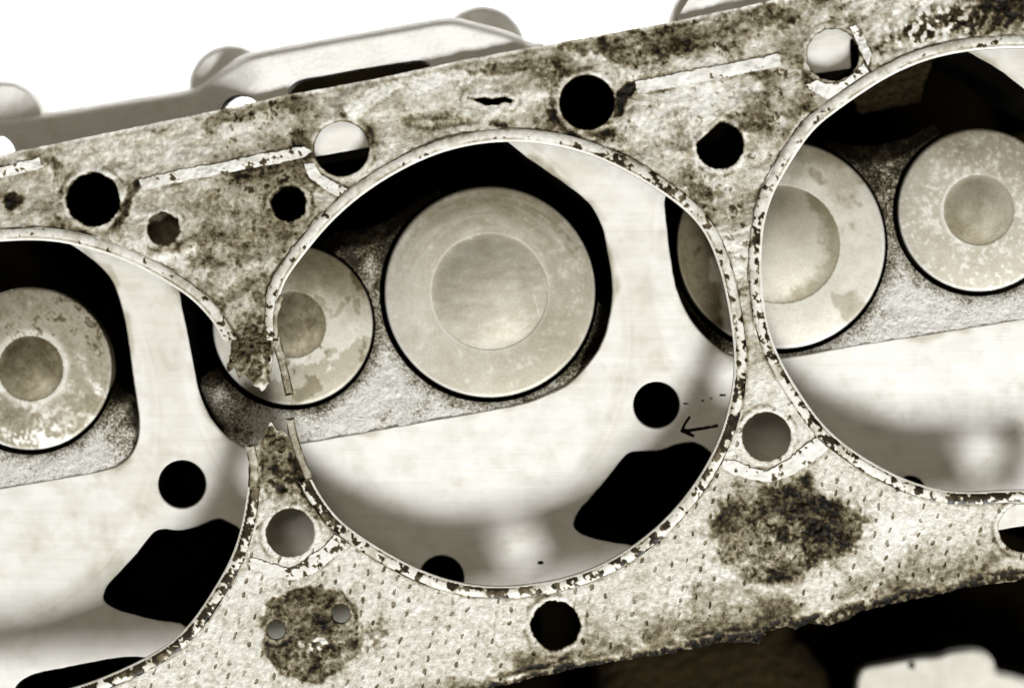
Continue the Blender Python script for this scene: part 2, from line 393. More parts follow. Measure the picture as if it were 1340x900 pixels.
# ------------------------------------------------------------------ tone of the gasket surface: stains, soot, crust, flaked coating, painted hole darks
STAINS = [  # (polygon, tone, alpha, feather px, ragged px)
 ([(935, 690), (945, 660), (965, 640), (990, 632), (1030, 630), (1058, 622), (1070, 640), (1100, 655), (1130, 665), (1142, 685), (1135, 705), (1110, 725), (1080, 735), (1050, 755), (1010, 765), (975, 755), (950, 735), (935, 710)], .27, .92, 16, 12),
 ([(1035, 640), (1055, 645), (1060, 670), (1085, 690), (1090, 705), (1060, 700), (1040, 675)], .04, .9, 8, 9),
 ([(1015, 690), (1030, 688), (1036, 700), (1028, 710), (1016, 708)], .03, .95, 4, 3),  # black patch paints the dark inside a small hole
 ([(6, 254), (18, 249), (29, 258), (26, 270), (12, 274), (4, 266)], .08, .95, 6, 4),  # dark tone paints the shade in a shallow depression
 ([(345, 800), (360, 780), (385, 768), (420, 762), (450, 775), (468, 800), (475, 830), (465, 860), (440, 885), (400, 895), (365, 880), (345, 850), (340, 825)], .33, .9, 5, 8),
 ([(385, 835), (410, 820), (440, 825), (430, 850), (395, 860)], .12, .7, 8, 9),
 ([(478, 820), (500, 805), (508, 830), (490, 842)], .35, .8, 8, 8),
 ([(720, 60), (880, 34), (1000, 8), (1070, -6), (1040, 30), (960, 52), (900, 68), (850, 84), (815, 86), (780, 72), (735, 66)], .36, .9, 7, 10),
 ([(1150, 62), (1180, 35), (1220, 14), (1270, 0), (1345, -6), (1345, 30), (1290, 38), (1230, 40), (1180, 55)], .10, .9, 9, 16),
 ([(1300, 0), (1330, 0), (1325, 20), (1300, 18)], .02, .9, 5, 6),
 ([(722, 100), (738, 88), (728, 120), (732, 150), (745, 168), (800, 172), (812, 188), (760, 182), (720, 172), (700, 160), (718, 140)], .28, .9, 6, 9),
 ([(804, 122), (815, 112), (830, 106), (835, 116), (820, 130), (814, 150), (804, 152)], .03, .97, 3, 4),
 ([(455, 145), (470, 128), (515, 110), (600, 92), (656, 90), (652, 100), (600, 106), (545, 118), (505, 126), (478, 140), (462, 156)], .98, .85, 4, 15),
 ([(610, 92), (660, 84), (715, 74), (738, 90), (728, 112), (705, 92), (650, 99), (615, 99)], .33, .9, 5, 6),
 ([(446, 150), (462, 160), (488, 170), (494, 190), (484, 200), (474, 175), (455, 160)], .34, .85, 5, 6),
 ([(160, 268), (164, 250), (184, 233), (186, 243), (174, 262), (168, 282), (152, 302), (138, 306)], .28, .9, 5, 5),
 ([(46, 207), (70, 205), (84, 222), (90, 248), (80, 266), (74, 236), (60, 214)], .26, .9, 4, 6),
 ([(70, 280), (84, 288), (96, 302), (80, 304)], .3, .8, 5, 5),
 ([(260, 270), (340, 255), (352, 300), (372, 350), (358, 415), (310, 430), (270, 380), (250, 330)], .44, .62, 25, 24),
 ([(296, 438), (315, 424), (345, 420), (362, 432), (352, 500), (300, 496)], .26, .8, 10, 12),
 ([(345, 555), (375, 560), (395, 610), (412, 650), (424, 680), (398, 668), (380, 642), (350, 655), (336, 630)], .34, .75, 9, 10),
 ([(380, 590), (398, 615), (410, 645), (402, 652), (388, 630), (376, 600)], .04, .95, 4, 6),
 ([(352, 628), (372, 632), (385, 648), (366, 646)], .05, .9, 4, 6),
 ([(1040, 70), (1051, 75), (1057, 95), (1052, 110), (1042, 88)], .2, .9, 4, 5),
 ([(1104, 24), (1116, 20), (1128, 44), (1142, 84), (1134, 102), (1124, 62)], .26, .85, 4, 6),
 ([(880, 150), (905, 150), (900, 185), (925, 222), (900, 230), (880, 190)], .42, .5, 14, 18),
 ([(965, 130), (1000, 125), (1010, 160), (985, 180), (972, 160)], .36, .6, 12, 14),
 ([(895, 245), (915, 235), (935, 255), (915, 275)], .12, .8, 6, 8),
 ([(525, 150), (560, 145), (600, 150), (625, 160), (600, 166), (560, 172), (530, 166)], .42, .75, 6, 4),
 ([(640, 160), (662, 158), (665, 166), (640, 165)], .2, .8, 4, 4),
 ([(1130, 690), (1200, 672), (1245, 680), (1180, 715), (1140, 720)], .98, .8, 10, 12),
 ([(820, 610), (940, 620), (900, 700), (840, 790), (760, 800), (700, 780), (800, 730)], .93, .0, 20, 10),
 ([(1180, 720), (1345, 690), (1345, 740), (1200, 770), (1080, 800), (1100, 760)], .62, .8, 16, 14),
 ([(900, 770), (960, 755), (1040, 780), (1060, 812), (960, 835), (900, 830)], .5, .75, 18, 18),
 ([(730, 790), (800, 800), (870, 800), (900, 820), (800, 850), (720, 870), (660, 880), (690, 830)], .62, .7, 18, 18),
]
STRIPS = [
 ([(832, 108), (926, 90), (1018, 73), (1021, 86), (930, 104), (836, 121)], .97),
 ([(184, 236), (240, 223), (300, 212), (350, 202), (397, 193), (407, 198), (400, 204), (383, 209), (300, 224), (240, 236), (187, 248)], .86),
 ([(399, 215), (409, 215), (420, 231), (437, 240), (453, 248), (456, 255), (446, 257), (424, 246), (405, 231)], .86),
 ([(944, 606), (955, 603), (975, 609), (990, 615), (1003, 617), (1020, 610), (1045, 592), (1065, 575), (1076, 577), (1083, 585), (1070, 598), (1040, 617), (1015, 627), (1000, 629), (980, 624), (956, 617)], .96),
 ([(328, 731), (345, 736), (360, 740), (372, 744), (385, 743), (400, 733), (425, 715), (440, 700), (452, 706), (456, 714), (440, 724), (415, 745), (395, 754), (380, 757), (355, 750), (330, 743)], .70),
 ([(1113, 36), (1120, 34), (1130, 50), (1139, 72), (1136, 84), (1128, 70), (1120, 50)], .8),
 ([(1056, 113), (1069, 107), (1085, 112), (1105, 107), (1120, 96), (1130, 84), (1135, 94), (1116, 114), (1090, 133), (1076, 126)], .8),
 ([(-50, 233), (0, 221), (50, 208), (56, 218), (0, 232), (-50, 244)], .85),
]
def sheet_fields(u, v):
    w = v + .2 * (u - 670)
    up = sst(560, 420, w)                                        # upper half of the sheet: greyer, mottled
    n1 = fbm(u, v, 60, 1); n2 = fbm(u, v, 20, 11, 3); n3 = vn(u, v, 5, 21); n4 = vn(u, v, 2.6, 22)
    tone = .84 - .03 * up + n1 * (.04 + .05 * up) + n2 * (.06 + .06 * up) + .06 * n3
    h = .05 * n2 + .03 * n3 + .03 * n4
    a_, b_ = u * .98 - v * .2, u * .2 + v * .98                     # along and across the gasket
    wx, wy = 14 * vn(u, v, 45, 55), 14 * vn(u, v, 45, 56)             # smeared, drifting stains
    c1 = fbm(a_ * .55 + wx, b_ * 1.1 + wy, 26, 31, 4, .6); c2 = fbm(u, v, 11, 35, 3, .7); c3 = fbm(a_ * .45 + 2 * wx, b_ + 2 * wy, 50, 46, 4, .55)
    loc = sst(-.2, .5, fbm(u, v, 130, 57, 2))                          # some areas clean, some heavily stained
    tone = tone - up * (.20 * sst(.0, .45, c1) + .10 * sst(.15, .5, c2) + .27 * sst(-.05, .4, c3)) * (.45 + .55 * loc) + up * .07 * sst(.15, .5, -c1) - .10 * sst(.3, .7, c2) * (1 - up)
    tone = tone - up * .35 * sst(.50, .62, fbm(u, v, 8, 58, 3, .7) + .2 * c1) * loc
    h = h - .10 * sst(.10, .22, c1) * up + .07 * sst(.2, .3, -c2)
    for i, (pl, tn, al, fe, rg) in enumerate(STAINS):
        if al <= 0: continue
        d = poly_sdf(u, v, np.array(pl, float), 40) + rg * (.7 * fbm(u, v, 14, 100 + i, 3) + .25 * vn(u, v, 3.5, 140 + i))
        a = al * sst(fe * .5, -fe * .5, d)
        cr = (sst(.05, .4, c2) - .4) * .16 + (sst(0, .4, c1) - .4) * .10 + .22 * sst(.42, .52, fbm(u, v, 9, 59, 3, .7))
        tt = tn + (.16 * n2 + .10 * n3 + .08 * n4 - (cr if .1 < tn < .5 else 0)) * (1 if tn < .7 else .4)
        if tn < .4: tt = tt + .20 * fbm(u, v, 38, 180 + i, 3) * (tn > .1); tone = tone - .16 * al * sst(26, 0, d) * sst(-.4, .3, c2 + .5 * c1)
        tone = tone * (1 - a) + tt * a
        if tn < .4: h = h + a * (.20 * vn(u, v, 7, 30) + .14 * n3 + .10 * n4 - (.15 if tn < .1 else 0))
    for gx, gy, gr in ((415, 842, 26), (1240, 28, 55), (1190, 48, 30)):
        tone = tone + .75 * sst(.18, .36, .6 * vn(u, v, 6, 53) + .55 * n3) * np.exp(-(((u - gx) / gr) ** 2 + ((v - gy) / (gr * .45)) ** 2))
    # crumpled lower edge: a dark groove inside a bright folded lip
    de = -poly_sdf(u, v, OUTER, 60)
    lo = sst(560, 640, w) * sst(-.25, .25, fbm(u, v, 150, 36, 2) + .25)
    wv = 6 * vn(u, v, 70, 37) + 3 * vn(u, v, 16, 47) + 1.5 * vn(u, v, 6, 41) - 3
    lo = lo * np.clip(.15 + np.exp(-((u - 700) / 60) ** 2) + np.exp(-((u - 900) / 80) ** 2) + np.exp(-((u - 1240) / 80) ** 2), 0, 1) * sst(-.5, .1, vn(u, v, 22, 42))
    lowz = sst(560, 640, w)
    g = np.exp(-((de - 21 - wv) / 3.5) ** 2) * lo
    lip = np.exp(-((de - 15.5 - wv) / 1.6) ** 2) * lo
    edge = sst(0, 1, (20 + wv - de) / 10) * lowz
    sp = sst(-.1, .35, .6 * vn(u, v, 6, 38) + .5 * n3 + .4 * n4)
    tone = tone * (1 - .7 * g) * (1 - edge) + (.10 + .40 * sp) * edge
    tone = tone + .30 * lip * sst(-.5, .2, vn(u, v, 25, 43)) * lo
    tone = tone + .16 * np.exp(-((de - 1.5) / 2.2) ** 2) * (1 - lowz) - .15 * np.exp(-((de - 6.5) / 2) ** 2) * (1 - lowz) * sst(-.2, .4, vn(u, v, 60, 44))
    near = sst(52, 18, de) * lowz
    tone = tone - .26 * near * sst(-.2, .25, c1 + .15)
    h = h - .5 * g - .7 * edge + .25 * sp * edge
    # worn light halo and dark rim at the punched holes
    dh = hole_sdf(u, v)
    tone = tone + .12 * np.exp(-((dh - 3) / 2.5) ** 2) - .30 * np.exp(-((dh - 9) / 2.2) ** 2) * sst(-.1, .5, vn(u, v, 16, 39)) * (dh > 0)
    tone = tone - .35 * sst(1.6, 0, dh)
    h = h + .12 * np.exp(-((dh - 4) / 3) ** 2)
    # dark joint where the sheet meets the ring and the sealing strips
    db = bores_sdf(u, v)
    tone = tone - .28 * np.exp(-((db - RW - .8) / 1.9) ** 2) * sst(-.3, .5, vn(u, v, 20, 48) + .4 * vn(u, v, 7, 73))
    for pl, dens in STRIPS:
        ds = poly_sdf(u, v, smooth(pl, 4), 20) - 1.2
        tone = tone - .34 * np.exp(-((ds - 1.6) / 1.7) ** 2) * sst(-.3, .5, vn(u, v, 18, 49))
    pf = sst(560, 640, w) * sst(.35, .6, tone)
    # dents and ridges in the upper half
    h = h + up * (.30 * n1 + .45 * c3 + .16 * fbm(u, v, 13, 45, 2))
    h = h - .5 * np.exp(-((poly_sdf(u, v, np.array([(525, 150), (560, 144), (600, 150), (625, 160), (600, 166), (560, 172), (530, 166)], float)) + 6) / 5) ** 2)
    for (cx, cy, r) in ((890, 172, 26), (985, 150, 24), (290, 280, 30)):
        rr = np.hypot(u - cx, v - cy); h = h + .3 * np.exp(-((rr - r + 5 * n2) / 5) ** 2)
    return np.clip(tone, 0, 1), h, pf
def cached(u, v):
    k = (len(u), float(u[0]), float(u[-1]), float(v.sum()))
    if k not in _cache: _cache[k] = sheet_fields(u, v)
    return _cache[k]

gask = empty('head_gasket', tuple(P(np.array(670.), np.array(80.), 11.5)))
gask['label'] = 'blown composite head gasket with flaking silver rings and a burnt-through bridge'; gask['category'] = 'gasket'
bpy.context.view_layer.update()
def adopt(o, parent):
    o.parent = parent
    o.matrix_parent_inverse = parent.matrix_world.inverted()
sh = sheet('gasket_sheet', (-60, -80, 1400, 960), 1.6, sheet_sdf, lambda u, v: gdepth(u, v) - cached(u, v)[1], 1.1,
           [M['gasket'], M['edge']], None, {'tone': lambda u, v: cached(u, v)[0], 'perf': lambda u, v: cached(u, v)[2]}, bottom=True)
adopt(sh, gask)

def flake_density(u, v):
    """share of coating left: high on the upper arcs, low along the lower and right arcs"""
    w = v + .2 * (u - 670)
    d = .90 - .44 * sst(330, 640, w)
    d = d - .48 * np.exp(-(((u - 860) / 110) ** 2 + ((v - 250) / 80) ** 2)) - .3 * np.exp(-(((u - 400) / 40) ** 2 + ((v - 640) / 70) ** 2))
    d = d + .25 * np.exp(-(((u - 1180) / 160) ** 2 + ((v - 90) / 60) ** 2)) + .2 * np.exp(-(((u - 470) / 120) ** 2 + ((v - 250) / 90) ** 2))
    d = d - .3 * np.exp(-(((u - 1000) / 40) ** 2 + ((v - 330) / 60) ** 2))
    return d
def flakes(u, v, seed):
    n = .60 * vn(u, v, 10, seed) + .50 * vn(u, v, 4.6, seed + 1) + .28 * vn(u, v, 2.3, seed + 2)
    return n
for i, b in enumerate(BORES):
    def rs(U, V, b=b):
        d = poly_sdf(U, V, b, 60)
        f = np.maximum(-d, d - RW + .6 - 1.3 * vn(U, V, 22, 90) - .8 * vn(U, V, 6, 91))
        f = np.maximum(f, outer_sdf(U, V))
        if i < 2: f = np.maximum(np.maximum(f, -(burnt_sdf(U, V) - 1)), -(poly_sdf(U, V, np.array([(285, 445), (420, 445), (420, 628), (300, 640)], float)) + 2.5 * vn(U, V, 6, 85)))
        # where two rings would meet, the bridge is split down its middle
        for j, b2 in enumerate(BORES):
            if j != i: f = np.maximum(f, d - poly_sdf(U, V, b2, 60) + .6)
        return f
    def fields(u, v, b=b, s=200 + 10 * i):
        d = poly_sdf(u, v, b, 60)
        dens = flake_density(u, v) + .22 * fbm(u, v, 55, s + 7, 2)
        lost = sst(0, .10, flakes(u, v, s) - (dens - .5) * 1.25 - .25 * sst(6, 12, d) + .12)
        lost = lost * sst(2.2, 3.6, d)
        worn = sst(-.2, .5, fbm(u, v, 16, s + 8, 3))
        ok = .95 - .16 * worn - .10 * sst(.1, .5, vn(u, v, 4, s + 9))
        bad = .10 + .10 * vn(u, v, 6, s + 5) + .22 * sst(.1, .6, fbm(u, v, 20, s + 6, 3))
        tone = ok * (1 - lost) + bad * lost
        tone = tone - .45 * np.exp(-((d - 4.0) / .9) ** 2) * sst(-.5, .2, vn(u, v, 25, s + 11)) - .30 * np.exp(-((d - RW + .5) / 1.4) ** 2)
        tone = np.where(d < 2.8, .93 + .08 * vn(u, v, 14, s + 12), tone)
        h = .42 * np.clip(1 - ((d - RW / 2) / (RW / 2)) ** 2, 0, 1) + .09 * (1 - lost) + .03 * vn(u, v, 3, s + 6) + .10 * np.exp(-((d - 1.2) / 1.2) ** 2)
        return np.clip(tone, 0, 1), h
    o = sheet('fire_ring', (-60, -80, 1400, 960), 1.45, rs, lambda u, v, f=fields: gdepth(u, v) - f(u, v)[1] - .12, 1.25,
              [M['ring'], M['edge']], None, {'tone': lambda u, v, f=fields: f(u, v)[0]}, bottom=False)
    adopt(o, gask)

for i, (pl, dens) in enumerate(STRIPS):
    pl = smooth(pl, 4) if i in (3, 4) else np.array(pl, float)
    def ss(U, V, pl=pl): return np.maximum(np.maximum(poly_sdf(U, V, pl, 40) - 1.2 + 1.0 * vn(U, V, 8, 300 + i) + .8 * vn(U, V, 3.5, 310 + i) + (2.5 * vn(U, V, 14, 320) if i == 99 else 0), -hole_sdf(U, V) + 1), RW + 1.2 - bores_sdf(U, V))
    def fl(u, v, s=310 + 5 * i, dens=dens):
        lost = sst(0, .08, flakes(u, v, s) - (dens - .5) * 1.25)
        t = (1.0 - .07 * sst(-.2, .5, fbm(u, v, 14, s + 4, 3))) * (1 - lost) + (.20) * lost
        return np.clip(t + .05 * vn(u, v, 9, s + 3), 0, 1), .10 * (1 - lost)
    box = (pl[:, 0].min() - 6, pl[:, 1].min() - 6, pl[:, 0].max() + 6, pl[:, 1].max() + 6)
    o = sheet('sealing_strip', box, 1.4, ss, lambda u, v, f=fl: gdepth(u, v) - cached(u, v)[1] - .16 - f(u, v)[1], .5, [M['ring'], M['edge']], None,
              {'tone': lambda u, v, f=fl: f(u, v)[0]})
    adopt(o, gask)

def bent_strip(name, pts, wid, off, seed, tip):
    """flattened, heat-tinted end of a torn fire ring, square-cut, hollow at its tip"""
    pts = np.array(pts, float); tp = pts[-1] if tip else pts[0]
    t0 = (pts[1] - pts[0]) / np.hypot(*(pts[1] - pts[0])); t1 = (pts[-1] - pts[-2]) / np.hypot(*(pts[-1] - pts[-2]))
    def f(U, V):
        d = line_dist(U, V, pts) - wid / 2 + .5 * vn(U, V, 6, seed)
        d = np.maximum(d, -((U - pts[0, 0]) * t0[0] + (V - pts[0, 1]) * t0[1])); return np.maximum(d, (U - pts[-1, 0]) * t1[0] + (V - pts[-1, 1]) * t1[1])
    def tn(u, v):
        k = line_dist(u, v, pts) / (wid / 2)
        e = np.hypot(u - tp[0], (v - tp[1]) * 1.6)
        return np.clip(.60 + .16 * vn(u, v, 9, seed + 2) + .10 * vn(u, v, 3, seed + 3) - .42 * sst(.55, 1, k) * sst(-.4, .3, vn(u, v, 14, seed + 4) + .3) - .6 * sst(6, 3, e), .02, 1)  # darker edges and tip are shading put into the tone
    lo = pts.min(0) - wid - 3; hi = pts.max(0) + wid + 3
    return sheet(name, (lo[0], lo[1], hi[0], hi[1]), 1.2, f, lambda u, v: gdepth(u, v) + off - .55 * np.sqrt(np.clip(1 - (line_dist(u, v, pts) / (wid / 2)) ** 2, 0, 1)) + .10 * vn(u, v, 4, seed + 1),
                 .9, [M['ring'], M['edge']], None, {'tone': tn})
for k, (pts, wid, dz, tip) in enumerate([([(361, 442), (366, 462), (373, 490), (379, 517)], 11, .3, 1), ([(379, 547), (383, 568), (391, 594), (404, 626)], 11, 0, 0),
                                    ([(327, 582), (332, 605), (331, 640)], 13, 0, 0), ([(368, 388), (360, 408), (360, 446)], 8, -.2, 1)]):
    o = bent_strip('torn_ring_end', pts, wid, dz, 400 + 6 * k, tip); adopt(o, gask)
rnd = random.Random(4)
CRUST = [(335, 440, 17, 11), (318, 452, 9, 8), (346, 462, 9, 12), (336, 482, 8, 12), (304, 476, 6, 12), (352, 436, 8, 7), (325, 432, 8, 6), (356, 572, 6, 12), (366, 585, 8, 9)]
for k, (cx, cy, a, b) in enumerate(CRUST):
    def f(U, V, cx=cx, cy=cy, a=a, b=b): return (np.hypot((U - cx) / a, (V - cy) / b) - 1) * min(a, b) + 2.2 * vn(U, V, 6, 420 + k) + 1.2 * vn(U, V, 3, 430 + k)
    o = sheet('charred_flake', (cx - a - 8, cy - b - 8, cx + a + 8, cy + b + 8), 1.3, f,
              lambda u, v, k=k: gdepth(u, v) - .25 - .3 * (k % 3) * .5 - .5 * vn(u, v, 5, 440 + k) - .35 * vn(u, v, 2.6, 450 + k), .9, [M['char'], M['edge']])
    adopt(o, gask)

# ------------------------------------------------------------------ the cylinder head
CH1 = smooth([(-90, 300), (40, 296), (84, 313), (130, 345), (151, 372), (163, 410), (170, 450), (177, 500), (184, 552), (178, 586), (160, 607), (128, 618), (60, 630), (0, 640), (-90, 655)], 4)
CH2 = smooth([(640, 172), (690, 204), (722, 226), (752, 247), (775, 268), (790, 297), (797, 330), (803, 370), (800, 412), (790, 447), (772, 476), (745, 503), (720, 516), (690, 528), (640, 538), (560, 552), (480, 566), (394, 581), (330, 588), (307, 580), (285, 562), (270, 540), (258, 510), (250, 470), (242, 430), (234, 390), (228, 340), (245, 290), (330, 245), (450, 238), (560, 178)], 4)
CH3 = smooth([(869, 257), (871, 300), (876, 340), (884, 380), (900, 415), (925, 445), (958, 467), (1010, 472), (1120, 453), (1230, 436), (1340, 418), (1430, 404), (1440, 180), (1380, 135), (1345, 117), (1312, 92), (1285, 76), (1258, 63), (1200, 55), (1120, 110), (1058, 172), (1000, 235), (940, 262), (890, 232)], 4)
SLOTS = [smooth([(749, 686), (756, 668), (770, 652), (795, 622), (812, 600), (824, 590), (845, 588), (865, 587), (885, 580), (905, 577), (918, 581), (933, 592), (980, 630), (960, 700), (860, 735), (828, 716), (800, 711), (770, 704), (756, 697)], 3),
         smooth([(133, 782), (138, 766), (150, 752), (175, 725), (196, 699), (205, 692), (218, 690), (232, 692), (255, 688), (275, 680), (288, 677), (300, 682), (318, 694), (345, 730), (330, 800), (260, 828), (235, 817), (205, 813), (180, 807), (155, 800), (140, 792)], 3),
         smooth([(15, 905), (25, 890), (45, 879), (80, 872), (120, 864), (155, 858), (190, 858), (230, 868), (230, 950), (0, 950)], 3),
         np.array([(404, 205), (490, 190), (495, 236), (400, 246)], float), np.array([(1052, 98), (1112, 88), (1111, 50), (1145, 44), (1150, 130), (1050, 130)], float),
         np.array([(1296, 693), (1345, 685), (1390, 678), (1390, 735), (1300, 735)], float), np.array([(600, 115), (690, 105), (690, 145), (600, 145)], float)]
DHOLES = [(238, 633, 33), (859, 529.5, 32), (578, 756, 31), (1191, 643, 22), (768, 136, 47), (122, 262, 46), (378, 268, 33), (942, 190, 36), (727, 818, 43), (214, 302, 28)]
DTOP = [(u, v + 14) for u, v in TOPE]
DBOT = [(u, v - 24) for u, v in BOTE]
DOUT = np.array(DTOP + DBOT, float)
def deck_sdf(U, V):
    f = poly_sdf(U, V, DOUT, 2000)
    for c in (CH1, CH2, CH3): f = np.maximum(f, -(poly_sdf(U, V, c, 60) + .35 * vn(U, V, 9, 500)))
    for s in SLOTS: f = np.maximum(f, -(poly_sdf(U, V, s, 60) + .3 * vn(U, V, 7, 501)))
    for x, y, r in DHOLES: f = np.maximum(f, -circ(U, V, x, y, r))
    return f
def deck_tone(u, v):
    t = .97 + 0 * u
    for cx, cy in ((530, 440), (-88, 543), (1148, 337)):          # faint witness rings left by the old gasket
        r = np.hypot(u - cx, v - cy) + 5 * vn(u, v, 120, 570)
        br = sst(-.5, .4, vn(u, v, 50, 571))
        t = t - .10 * np.exp(-((r - 297) / 1.8) ** 2) * br - .07 * np.exp(-((r - 288) / 7) ** 2) * br - .05 * sst(297, 300, r) * sst(350, 310, r)
    rim = np.full(u.shape, 99.)
    for c in (CH1, CH2, CH3): rim = np.minimum(rim, np.abs(poly_sdf(u, v, c, 60)))
    t = t - .22 * sst(9, 0, rim + 6 * vn(u, v, 18, 573)) * sst(-.3, .3, vn(u, v, 35, 574))
    smudge = sst(.15, .6, fbm(u, v, 70, 575, 4)) * .07 + sst(.3, .6, fbm(u, v, 24, 580, 4)) * .05
    return np.clip(t - smudge, 0, 1)
head = empty('cylinder_head', tuple(P(np.array(670.), np.array(450.), Z0)))
head['label'] = 'bare engine cylinder head with valves and milled deck under the gasket'; head['category'] = 'cylinder head'
bpy.context.view_layer.update()
dk = sheet('deck', (-70, -90, 1412, 1000), 2.6, deck_sdf, lambda u, v: DECK + 0 * u,
           lambda u, v: np.where(np.abs(poly_sdf(u, v, DOUT, 60)) < 2, Z0 - DECK - .2, 42.0), [M['deck'], M['soot']], None, {'tone': deck_tone}, chamfer=(1.6, .3))
adopt(dk, head)
# floor of the dark interior under the openings
VALVES = [('exhaust_valve', 40, 482, 106, 42.5), ('exhaust_valve', 383, 425, 104.5, 43.5), ('intake_valve', 641, 382, 137.5, 76), ('intake_valve', 1022, 320, 136, 77), ('exhaust_valve', 1281, 275, 106, 46)]
BL = {0: ((0, 640), (130, 618)), 1: ((394, 581), (690, 528)), 2: ((1010, 472), (1340, 418))}
def plane_of(c):
    (ax, ay), (bx, by) = BL[c]; l = math.hypot(bx - ax, by - ay); nx, ny = (by - ay) / l, -(bx - ax) / l
    return lambda u, v: DECK + .35 + np.maximum((u - ax) * nx + (v - ay) * ny, 0) * .022
FLOORS = [
 (0, [(-60, 650), (0, 640), (60, 630), (128, 618), (160, 607), (178, 586), (184, 552), (181, 522), (150, 500), (100, 480), (-60, 480)], [(184, 540), (181, 520), (150, 500)]),
 (1, [(330, 588), (394, 581), (480, 566), (560, 552), (640, 538), (690, 528), (722, 515), (746, 502), (773, 475), (791, 446), (798, 412), (770, 380), (600, 330), (575, 248), (540, 266), (505, 290), (480, 299), (440, 304), (405, 328), (330, 400), (300, 470), (254, 500), (264, 532), (284, 562), (307, 580)],
  [(796, 440), (799, 405), (775, 380)], ),
 (2, [(884, 382), (900, 415), (925, 445), (958, 467), (1010, 472), (1120, 453), (1230, 436), (1340, 418), (1420, 405), (1420, 300), (1280, 260), (1222, 162), (1190, 180), (1150, 191), (1110, 191), (1082, 182), (1050, 230), (950, 330), (890, 370)], [(884, 370), (890, 400)]),
]
DROP = {0: [[(186, 545), (181, 520), (150, 500)]], 1: [[(575, 248), (540, 266), (505, 290), (480, 299), (440, 304), (405, 328)], [(300, 470), (254, 500), (268, 540), (284, 562)], [(799, 405), (797, 435), (780, 468)]],
        2: [[(1222, 162), (1190, 180), (1150, 191), (1110, 191), (1082, 182)], [(890, 370), (884, 382), (900, 415), (925, 445)]]}
for c, pl, _ in FLOORS:
    pl = np.array(pl, float); pln = plane_of(c)
    def fs(U, V, pl=pl):
        f = poly_sdf(U, V, pl, 60) + 1.0 * vn(U, V, 9, 510)
        for _, x, y, r, _r in VALVES: f = np.maximum(f, -circ(U, V, x - 1.5, y + 1.5, r + 5.5))
        return f
    def fd(u, v, pln=pln, c=c):
        d = pln(u, v)
        e = np.full(u.shape, 1e3)
        for p in DROP[c]: e = np.minimum(e, line_dist(u, v, p))
        d = d + 9 * np.clip(1 - e / 26, 0, 1) ** 2
        for _, x, y, r, _r in VALVES: d = d + .9 * np.exp(-np.clip(circ(u, v, x, y, r + 5), 0, 99) / 5)
        return d - .10 * vn(u, v, 4.2, 511) - .12 * vn(u, v, 2.4, 512) - .2 * vn(u, v, 13, 513)
    def ft(u, v, pln=pln, c=c):
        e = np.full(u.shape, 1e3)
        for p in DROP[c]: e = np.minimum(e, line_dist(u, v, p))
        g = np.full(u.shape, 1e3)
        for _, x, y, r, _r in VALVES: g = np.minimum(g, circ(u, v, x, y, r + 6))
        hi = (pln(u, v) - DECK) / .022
        soot = sst(75, 8, e) * .62 + sst(24, 1, g) * .48 + .26 * sst(60, 170, hi) - .25 * np.exp(-((hi - 2) / 2) ** 2)  # darker by drop-offs, valves and height; bright line is a painted edge glint
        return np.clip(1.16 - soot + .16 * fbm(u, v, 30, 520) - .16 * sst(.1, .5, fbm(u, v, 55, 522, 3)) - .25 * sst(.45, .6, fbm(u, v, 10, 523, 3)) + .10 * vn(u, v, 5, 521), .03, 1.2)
    o = sheet('chamber_floor', (pl[:, 0].min() - 5, pl[:, 1].min() - 5, pl[:, 0].max() + 5, pl[:, 1].max() + 5), 1.6, fs, fd, 9, [M['floor'], M['soot']], None, {'tone': ft})
    adopt(o, head)
o = sheet('chamber_ledge', (1100, 60, 1240, 160), 2, lambda U, V: poly_sdf(U, V, np.array([(1126, 149), (1165, 142), (1205, 134), (1212, 105), (1224, 74), (1160, 75), (1110, 120)], float)) + vn(U, V, 6, 530),
          lambda u, v: 30 + .5 * vn(u, v, 3, 531), 6, [M['lump'], M['soot']]); adopt(o, head)

